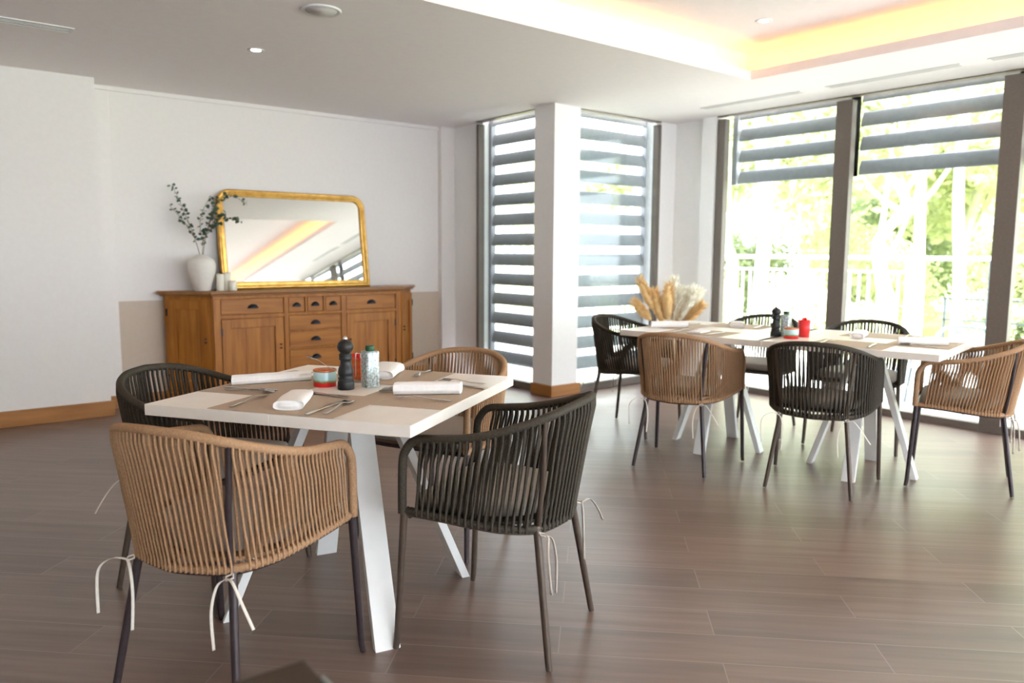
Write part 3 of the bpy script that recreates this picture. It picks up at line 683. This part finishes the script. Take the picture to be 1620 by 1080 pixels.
# grooves / rails that make the face frame read
fr = MB(); Y = ly(YF)
for x0, x1, z0, z1 in ((XA+.004, 2.089, .10, .862), (2.621, 2.659, .10, .862), (3.151, 3.199, .10, .862), (3.706, XB-.004, .10, .862), (2.089, 2.621, .701, .729), (2.659, 3.151, .706, .729), (3.199, 3.706, .701, .729), (XA, XB, .861, .885), (XA, XB, .10, .119), (2.811, 2.829, .729, .861), (2.981, 2.999, .729, .861), (2.659, 3.151, .411, .424)):
    fr.box((lx(x0), Y-.020, z0), (lx(x1), Y+.005, z1))
fr.build('face_frame', M['oak'], t, .003)
def door(x0, x1, z0, z1, R, hinge_left, parent):
    """door built in local plane y=0 facing -y then placed by R"""
    e = MB(); s = .075
    e.box((x0, -.017, z0), (x0+s, .008, z1), R).box((x1-s, -.017, z0), (x1, .008, z1), R).box((x0+s, -.017, z0), (x1-s, .008, z0+s), R).box((x0+s, -.017, z1-s), (x1-s, .008, z1), R)
    d = e.build('door', M['oak'], parent, .003)
    p = MB(); n = 3; w = (x1-x0-2*s)/n
    for k in range(n): p.box((x0+s+w*k+.001, -.002, z0+s), (x0+s+w*(k+1)-.001, .006, z1-s), R)
    p.build('door_panel', M['oak'], d, .002)
    kx = x1-.03 if hinge_left else x0+.03; hx = x0 if hinge_left else x1
    for zz in ((z0+z1)/2+.055, (z0+z1)/2+.025):
        q = MB(); c = R @ Vector((kx, -.026, zz)); q.lathe([(.0, -.009), (.006, -.008), (.011, -.003), (.011, .003), (.006, .008), (.0, .009)], 14, tuple(c)); q.build('knob', M['knob'], d)
    hg = MB().box((hx-.006, -.024, z1-.13), (hx+.006, -.016, z1-.07), R).box((hx-.006, -.024, z0+.07), (hx+.006, -.016, z0+.13), R); hg.build('hinge', M['pull'], d)
I = Matrix.Translation((0, ly(YF), 0))
door(lx(2.095), lx(2.615), .125, .695, I, True, t); door(lx(3.205), lx(3.70), .125, .695, I, False, t)
for s, P, Q in ((0, (XC, YK-.04), (XA, YF)), (1, (XB, YF), (XD, YK-.04))):
    a = Vector((lx(P[0]), ly(P[1]), 0)); b = Vector((lx(Q[0]), ly(Q[1]), 0)); an = math.atan2(b.y-a.y, b.x-a.x); ln = (b-a).length
    R = Matrix.Translation(a) @ Matrix.Rotation(an, 4, 'Z'); door(.02, ln-.02, .125, .855, R, s == 0, t)

# mirror, leaning on the wall
ZS = .925
mt = thing('mirror', (2.875, 6.575, ZS), 'gilt framed mirror with rounded top corners leaning on the wall over the sideboard', 'mirror')
mt.rotation_euler = (radians(-7.2), 0, 0)
w2, hh, rc = .69, .845, .125
def frame_path(w2, hh, rc):
    pts = [(-w2, 0), (w2, 0)]; P = []
    def seg(p, o): P.append((Vector((p[0], 0, p[1])), Vector((o[0], 0, o[1])).normalized() if 0 else Vector((o[0], 0, o[1])), Vector((0, -1, 0))))
    seg((-w2, 0), (-1, -1)); seg((w2, 0), (1, -1))
    for k in range(11): a = pi/2*k/10; seg((w2-rc+rc*cos(a), hh-rc+rc*sin(a)), (cos(a), sin(a)))
    for k in range(11): a = pi/2+pi/2*k/10; seg((-w2+rc+rc*cos(a), hh-rc+rc*sin(a)), (cos(a), sin(a)))
    return P
fp = frame_path(w2, hh, rc)
prof = [(0, -.012), (0, .010), (-.006, .019), (-.015, .022), (-.024, .018), (-.029, .011), (-.036, .012), (-.048, .019), (-.057, .017), (-.062, .006), (-.062, -.012)]
MB().sweep(fp, prof).build('frame', M['gold'], mt)
ip = frame_path(w2, hh, rc)
poly = [(p+o*(-.055)) for p, o, u in ip]
gm = MB(); vs = [Vector((p.x, -.001, p.z)) for p in poly]; vb = [Vector((p.x, .006, p.z)) for p in poly]; n = len(vs)
gm.add(vs+vb, [tuple(range(n)), tuple(range(n, 2*n))[::-1]]+[(i, (i+1) % n, n+(i+1) % n, n+i) for i in range(n)]); gm.build('mirror_glass', M['mirror'], mt)
bk = MB(); vs = [Vector((p.x, .007, p.z)) for p in poly]; vb = [Vector((p.x, .012, p.z)) for p in poly]
bk.add(vs+vb, [tuple(range(n)), tuple(range(n, 2*n))[::-1]]+[(i, (i+1) % n, n+(i+1) % n, n+i) for i in range(n)]); bk.build('backboard', M['oak_dark'], mt)

# vase, branches, candles
VX, VY = 2.005, 6.50
tag(MB().lathe([(.0, 0), (.058, 0), (.062, .004), (.075, .06), (.098, .13), (.108, .18), (.108, .215), (.095, .25), (.060, .272), (.040, .280), (.038, .292), (.033, .292), (.033, .27), (.0, .262)], 44).build('vase', M['ceramic'], loc=(VX, VY, ZS)),
    'cream ceramic vase with branches at the left end of the sideboard', 'vase')
def branch(stems, label, seed, lf=.023):
    rnd = random.Random(seed); t = thing('eucalyptus_branch', (VX, VY, ZS+.28), label, 'branch', group='leafy branches in the vase')
    st = MB(); lv = MB()
    for P, dens, start in stems:
        sp_ = spline(P, 8); st.tube(sp_, [.0032*(1-.6*i/len(sp_)) for i in range(len(sp_))], 6)
        rs = resample(sp_, count=dens)
        for i, p in enumerate(rs):
            if i/dens < start: continue
            for s in range(3):
                if rnd.random() < .12: continue
                th = rnd.uniform(0, 2*pi); ph = rnd.uniform(-.5, .9); d = Vector((cos(th)*cos(ph), sin(th)*cos(ph), sin(ph))); L_ = lf*rnd.uniform(.8, 1.5)
                sd = d.cross(Vector((rnd.uniform(-1, 1), rnd.uniform(-1, 1), rnd.uniform(-1, 1)))).normalized(); nn = d.cross(sd); base = p+d*.006
                o = []
                for a, b in ((0, 0), (.25, .36), (.6, .46), (.9, .26), (1.05, 0), (.9, -.26), (.6, -.46), (.25, -.36)): o.append(base+d*(a*L_)+sd*(b*L_)+nn*(.1*L_*abs(b)))
                o2 = [q+nn*.0006 for q in o]; m = len(o); lv.add(o+o2, [tuple(range(m)), tuple(range(m, 2*m))[::-1]]+[(k, (k+1) % m, m+(k+1) % m, m+k) for k in range(m)])
    st.build('stem', M['stem'], t); lv.build('leaves', M['leaf'], t)
# image-plane right is roughly (+x,-y); heights in metres above the vase neck
def bp(dx, dz, dy=0): return Vector((dx*.78, -dx*.35+dy, dz))
branch([([bp(0, -.12), bp(-.01, 0), bp(-.06, .17), bp(-.13, .34), bp(-.19, .48), bp(-.235, .56)], 20, .35), ([bp(-.055, .15), bp(-.13, .26), bp(-.19, .33), bp(-.26, .40)], 8, .25)], 'thin leafy branch reaching up to the left out of the cream vase', 5)
branch([([bp(.01, -.12), bp(.01, 0), bp(.02, .12), bp(.0, .25), bp(.04, .38), bp(.10, .47)], 15, .3), ([bp(.01, .10), bp(.08, .22), bp(.16, .30), bp(.24, .34)], 10, .3)], 'upright leafy branch in the middle of the cream vase', 11, .024)
branch([([bp(.015, -.12), bp(.02, .02), bp(.06, .20), bp(.13, .38), bp(.22, .49), bp(.33, .47), bp(.41, .43)], 22, .3), ([bp(.09, .28), bp(.17, .33), bp(.27, .30), bp(.36, .28)], 12, .1), ([bp(.07, .22), bp(.12, .36), bp(.16, .44), bp(.24, .46)], 12, .2), ([bp(.05, .16), bp(.12, .24), bp(.19, .26)], 9, .2)], 'leafy branch arching right over the corner of the gilt mirror', 23, .025)
for x, y, h, r, lb in ((2.14, 6.47, .135, .030, 'left ivory pillar candle on the sideboard before the mirror'), (2.205, 6.495, .145, .031, 'tallest ivory pillar candle, behind the short one'), (2.228, 6.43, .082, .032, 'shortest ivory pillar candle in front of the tall pair')):
    t = thing('pillar_candle', (x, y, ZS), lb, 'candle', group='ivory pillar candles on the sideboard')
    MB().lathe([(.0, 0), (r, 0), (r+.001, .004), (r, h-.004), (r-.004, h), (r*.5, h-.004), (.0, h-.006)], 28).build('wax', M['candle'], t)
    MB().tube([(0, 0, h-.007), (.001, 0, h+.006)], .0012, 6).build('wick', M['pull'], t)

# pampas grass in a floor vase
PX, PY = 5.42, 4.52
t = thing('floor_vase', (PX, PY, 0), 'brown floor vase holding dried plumes in the corner behind the rear tables', 'vase')
MB().lathe([(.0, 0), (.09, 0), (.10, .01), (.13, .18), (.12, .34), (.07, .46), (.065, .52), (.055, .52), (.06, .45), (.0, .42)], 32).build('vase_body', M['basket'], t)
def plume(dx, dz, r, L_, m, label, k):
    base = Vector((0, 0, 0)); tip = Vector((dx*.78, -dx*.62+random.uniform(-.05, .05), dz))
    t = thing('pampas_plume', (PX, PY, .50), label, 'dried plume', group='dried plumes in the floor vase')
    d = tip.normalized(); st = spline([d*(-.12), Vector((0, 0, 0)), tip*.45, tip*.9], 5); MB().tube(st, .003, 6).build('stem', M[m], t)
    mb = MB(); pts = []; rs = []
    a = tip-d*L_; side = Vector((d.z, 0, -d.x)).normalized(); rnd = random.Random(k)
    for i in range(13):
        u = i/12; pts.append(a+d*(L_*u)+side*(.02*sin(u*3)*(1 if dx > 0 else -1))); rs.append(r*(.25+.9*sin(pi*min(1, u*.86+.12))**.8))
    mb.tube(pts, rs, 9)
    for i in range(420):  # fluffy bristles
        u = rnd.random(); p = a+d*(L_*u); th = rnd.uniform(0, 2*pi); o = d.orthogonal().normalized(); o = (Matrix.Rotation(th, 3, d) @ o)
        rr = r*(.25+.9*sin(pi*min(1, u*.86+.12))**.8); q = p+o*rr*.7; e = q+(o*.75+d*1.0)*rnd.uniform(.02, .055); mb.tube([q, (q+e)/2, e], [.0035, .0025, .0008], 4)
    mb.build('plume', M[m], t)
for k, (dx, dz, r, L_, m, lb) in enumerate(((-.27, .52, .026, .30, 'pampas_tan', 'ochre dried plume leaning furthest up to the left'), (-.33, .32, .024, .22, 'pampas_tan', 'short ochre dried plume leaning low to the left'), (-.12, .42, .036, .28, 'pampas_tan', 'ochre dried plume left of the middle'),
                                            (-.03, .47, .042, .30, 'pampas_tan', 'broad ochre dried plume in the middle'), (.05, .53, .034, .32, 'pampas_white', 'tallest cream dried plume in the middle'), (.12, .44, .040, .30, 'pampas_white', 'cream dried plume right of the middle'),
                                            (.21, .44, .040, .32, 'pampas_white', 'cream dried plume leaning right'), (.29, .42, .036, .30, 'pampas_white', 'cream dried plume leaning furthest right'), (.27, .30, .028, .24, 'pampas_tan', 'small ochre plume low on the right'), (.17, .36, .034, .26, 'pampas_tan', 'pale ochre plume between the cream ones'))):
    plume(dx, dz, r, L_, m, lb, k)

# dark wooden table corner close to the camera
t = thing('side_table', (.30, .80, 0), 'dark brown wooden tabletop corner, out of focus at the bottom edge', 'table')
a_ = Vector((.396, .921)); e1 = Vector((.315, .923))-a_; e1.normalize(); e1 = Vector((-.9995, .03)); e2 = Vector((e1.y, -e1.x)); e2 = Vector((-.05, -.999))
P = [a_, a_+e2*.5, a_+e2*.5+e1*.5, a_+e1*.5]; P = [(p.x-.30, p.y-.80) for p in P]
MB().prism(P, .695, .72).build('tabletop', M['dwood'], t, .004)
MB().box((P[0][0]-.0, P[0][1]-.16, .697), (P[0][0]+.003, P[0][1]-.05, .718)).build('edge_highlight', M['edge_glint'], t)  # short piece added to stand for the bluish highlight on the edge
for x, y in ((P[0][0]-.04, P[0][1]-.04), (P[1][0]-.04, P[1][1]+.04), (P[2][0]+.04, P[2][1]+.04), (P[3][0]+.04, P[3][1]-.04)):
    MB().box((x-.018, y-.018, 0), (x+.018, y+.018, .695)).build('leg', M['dwood'], t, .002)

# ------------------------------------------------------------------ outside
struct('ground_terrace', MB().box((XW+.16, -7, -.14), (9.3, 14, -.02)).box((4.60, 5.15, -.14), (XW+.16, 14, -.02)), M['terrace'])
struct('ground_grey_band', MB().box((8.0, -7, -.02), (8.8, 4.6, -.012)), M['greyband'])  # flat blue-grey band across the terrace
struct('ground_lawn', MB().box((9.3, -14, -.5), (70, 60, -.3)).box((-40, 14, -.5), (9.3, 60, -.3)), M['grass'])
RX = 9.0
def railing(y0, y1, label, dens=.115):
    t = thing('railing', (RX, y0, 0), label, 'railing', group=None); L_ = y1-y0
    MB().box((-.03, 0, 1.19), (.03, L_, 1.235)).build('handrail', M['rail'], t, .006)
    MB().box((-.018, 0, 1.04), (.018, L_, 1.065)).box((-.018, 0, .06), (.018, L_, .085)).build('rail', M['rail'], t)
    for k in range(int(L_/1.3)+1): MB().box((-.028, k*1.3-.028, -.02), (.028, k*1.3+.028, 1.19)).build('post', M['rail'], t)
    n = int(L_/dens)
    for k in range(1, n):
        if abs((k*dens) % 1.3) < .05 or abs((k*dens) % 1.3) > 1.25: continue
        MB().box((-.010, k*dens-.010, .085), (.010, k*dens+.010, 1.04)).build('baluster', M['rail'], t)
railing(4.05, 10.2, 'white terrace railing with upright balusters beyond the glazing')
t = thing('wire_fence', (RX, 4.0, 0), 'thin grey steel rail fence at the right of the terrace', 'fence')
MB().box((-.025, -4.5, 1.19), (.025, .05, 1.235)).build('handrail', M['rail'], t)
for y in (-.78, -2.3, -3.8): MB().box((-.014, y-.014, -.02), (.014, y+.014, 1.19)).build('post', M['wire'], t)
MB().box((-.4, -.52, -.02), (-.375, -.50, .80)).build('post', M['wire'], t)
for z in (.80, .58, .34): MB().box((-.4, -4.4, z-.008), (-.384, -.50, z+.008)).build('wire', M['wire'], t)

# low outdoor chair
t = thing('terrace_chair', (7.0, 2.72, -.02), 'low grey metal outdoor chair with pale sling on the terrace', 'chair', radians(72))
MB().tube(spline([(-.26, -.02, .42), (-.27, -.10, .58), (-.20, -.17, .645), (0, -.20, .66), (.20, -.17, .645), (.27, -.10, .58), (.26, -.02, .42)], 6), .016, 10).build('back_frame', M['outchair'], t)
MB().box((-.24, -.20, .30), (.24, .24, .325)).box((-.22, -.21, .33), (.22, -.195, .62)).build('sling', M['outfab'], t, .006)
for sx in (-1, 1):
    for sy, yy in ((-1, -.22), (1, .26)): MB().tube([(sx*.26, yy, 0), (sx*.25, yy*.8, .33)], .012, 8).build('leg', M['outchair'], t)
    MB().tube([(sx*.26, .22, .33), (sx*.27, .18, .47), (sx*.27, -.08, .50)], .012, 8).build('armrest', M['outchair'], t)

# trees
def crown_mesh(name, rad, n, m, lf, seed):
    rnd = random.Random(seed); mb = MB()
    lobes = [(Vector((rnd.uniform(-.6, .6)*rad, rnd.uniform(-.6, .6)*rad, rnd.uniform(-.5, .7)*rad)), rad*rnd.uniform(.32, .6)) for _ in range(11)]
    vs = []; fs = []
    for i in range(n):
        c, r = lobes[rnd.randrange(len(lobes))]
        d = Vector((rnd.gauss(0, 1), rnd.gauss(0, 1), rnd.gauss(0, 1))).normalized(); p = c+d*r*rnd.uniform(.55, 1.05)
        a = Vector((rnd.gauss(0, 1), rnd.gauss(0, 1), rnd.gauss(0, .6))).normalized(); b = a.cross(Vector((rnd.gauss(0, 1), rnd.gauss(0, 1), rnd.gauss(0, 1)))).normalized()
        s = lf*rnd.uniform(.6, 1.5); o = len(vs); vs += [p-a*s, p+b*s*.5, p+a*s, p-b*s*.5]; fs.append((o, o+1, o+2, o+3))
    me = bpy.data.meshes.new(name); me.from_pydata(vs, [], fs); me.materials.append(m); me.update(); return me
CR = [crown_mesh('crown', 2.3, 15000, M['leafA'], .085, 1), crown_mesh('crown', 2.3, 13000, M['leafB'], .09, 2), crown_mesh('crown', 2.0, 14000, M['leafC'], .08, 3)]
def trunk_mesh(h, r, seed):
    rnd = random.Random(seed); mb = MB(); P = [Vector((0, 0, -.4))]
    for k in range(1, 6): P.append(Vector((rnd.uniform(-.14, .14)*k*.6, rnd.uniform(-.14, .14)*k*.6, h*k/5)))
    sp_ = spline(P, 4); mb.tube(sp_, [r*(1-.55*i/len(sp_)) for i in range(len(sp_))], 10)
    for k in range(5):
        q = at(sp_, .45+.1*k); d = Vector((rnd.uniform(-1, 1), rnd.uniform(-1, 1), rnd.uniform(.7, 1.3)))
        mb.tube(spline([q, q+d*.6, q+d*1.1+Vector((0, 0, .4)), q+d*1.7+Vector((0, 0, .9))], 3), [r*.42*(1-.08*i) for i in range(10)], 7)
    return mb
TRK = [None]*3
def tree(x, y, h, cs, ci, seed, label):
    t = thing('tree', (x, y, -.3), label, 'tree', random.Random(seed).uniform(0, 6), 'trees beyond the terrace')
    k = seed % 3
    if TRK[k] is None: TRK[k] = trunk_mesh(3.6, .15, k+4).build('trunk', M['bark'], t)
    else: o = TRK[k].copy(); C.objects.link(o); o.parent = t
    tr = kids(t)[-1]; tr.scale = (1, 1, h/3.6)
    o = bpy.data.objects.new('crown', CR[ci]); C.objects.link(o); o.parent = t; o.location = (0, 0, h+.7*cs); o.scale = (cs, cs, cs)
kinds = ['pale leafy tree', 'yellow green leafy tree', 'darker green leafy tree']
tl = [(13.6, 9.6, 3.4, 1.0, 0, 'beyond the railing, seen through the first wide bay near its column'), (13.4, 6.3, 3.0, 1.0, 1, 'beyond the railing, hidden in part by the middle mullion'), (13.6, 2.9, 3.1, 1.05, 2, 'beyond the railing at the right of the second wide bay'), (13.4, -.9, 3.2, 1.0, 0, 'at the right edge of the view'),
      (18.4, 12.0, 3.6, 1.4, 1, 'in the second row, left of the first bay'), (18.6, 7.2, 3.6, 1.4, 0, 'in the second row behind the middle mullion'), (18.4, 2.4, 3.8, 1.4, 1, 'in the second row behind the right mullion'), (27, 16, 5.4, 2.3, 0, 'in the far row at left'), (27, 8.0, 5.6, 2.3, 1, 'in the far row in the middle'), (27, .2, 5.4, 2.3, 2, 'in the far row at right'),
      (11.8, 13.2, 1.6, .8, 0, 'low behind the right louvre screen')]
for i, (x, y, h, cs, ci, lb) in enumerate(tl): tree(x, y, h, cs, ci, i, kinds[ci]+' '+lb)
for i, (x, y, lb) in enumerate(((10.6, 7.05, 'tree with a thick pale trunk just beyond the railing in the first wide bay'), (10.8, 4.72, 'tree with a thin pale forked trunk beyond the railing in the second bay'), (10.9, 4.3, 'tree with a thin pale trunk right of the forked one in the second bay'))):
    t = thing('tree', (x, y, -.3), lb, 'tree', i*2.1, 'trees beyond the terrace')
    o = TRK[i].copy(); C.objects.link(o); o.parent = t; o.scale = (.55 if i else .8, .55 if i else .8, 1.5)
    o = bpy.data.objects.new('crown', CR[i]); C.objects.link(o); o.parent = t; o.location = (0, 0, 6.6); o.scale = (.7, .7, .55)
bl = [(10.3, 9.3), (10.3, 8.1), (10.4, 6.2), (10.3, 5.5), (10.3, 3.55), (10.4, 2.5), (10.3, 1.35), (10.4, .2), (15.9, 11.0), (15.9, 8.0), (15.8, 4.7), (15.9, 1.4), (21.9, 10), (21.9, 5)]
pos = ['first', 'second', 'third', 'fourth', 'fifth', 'sixth', 'seventh', 'eighth']
for i, (x, y) in enumerate(bl):
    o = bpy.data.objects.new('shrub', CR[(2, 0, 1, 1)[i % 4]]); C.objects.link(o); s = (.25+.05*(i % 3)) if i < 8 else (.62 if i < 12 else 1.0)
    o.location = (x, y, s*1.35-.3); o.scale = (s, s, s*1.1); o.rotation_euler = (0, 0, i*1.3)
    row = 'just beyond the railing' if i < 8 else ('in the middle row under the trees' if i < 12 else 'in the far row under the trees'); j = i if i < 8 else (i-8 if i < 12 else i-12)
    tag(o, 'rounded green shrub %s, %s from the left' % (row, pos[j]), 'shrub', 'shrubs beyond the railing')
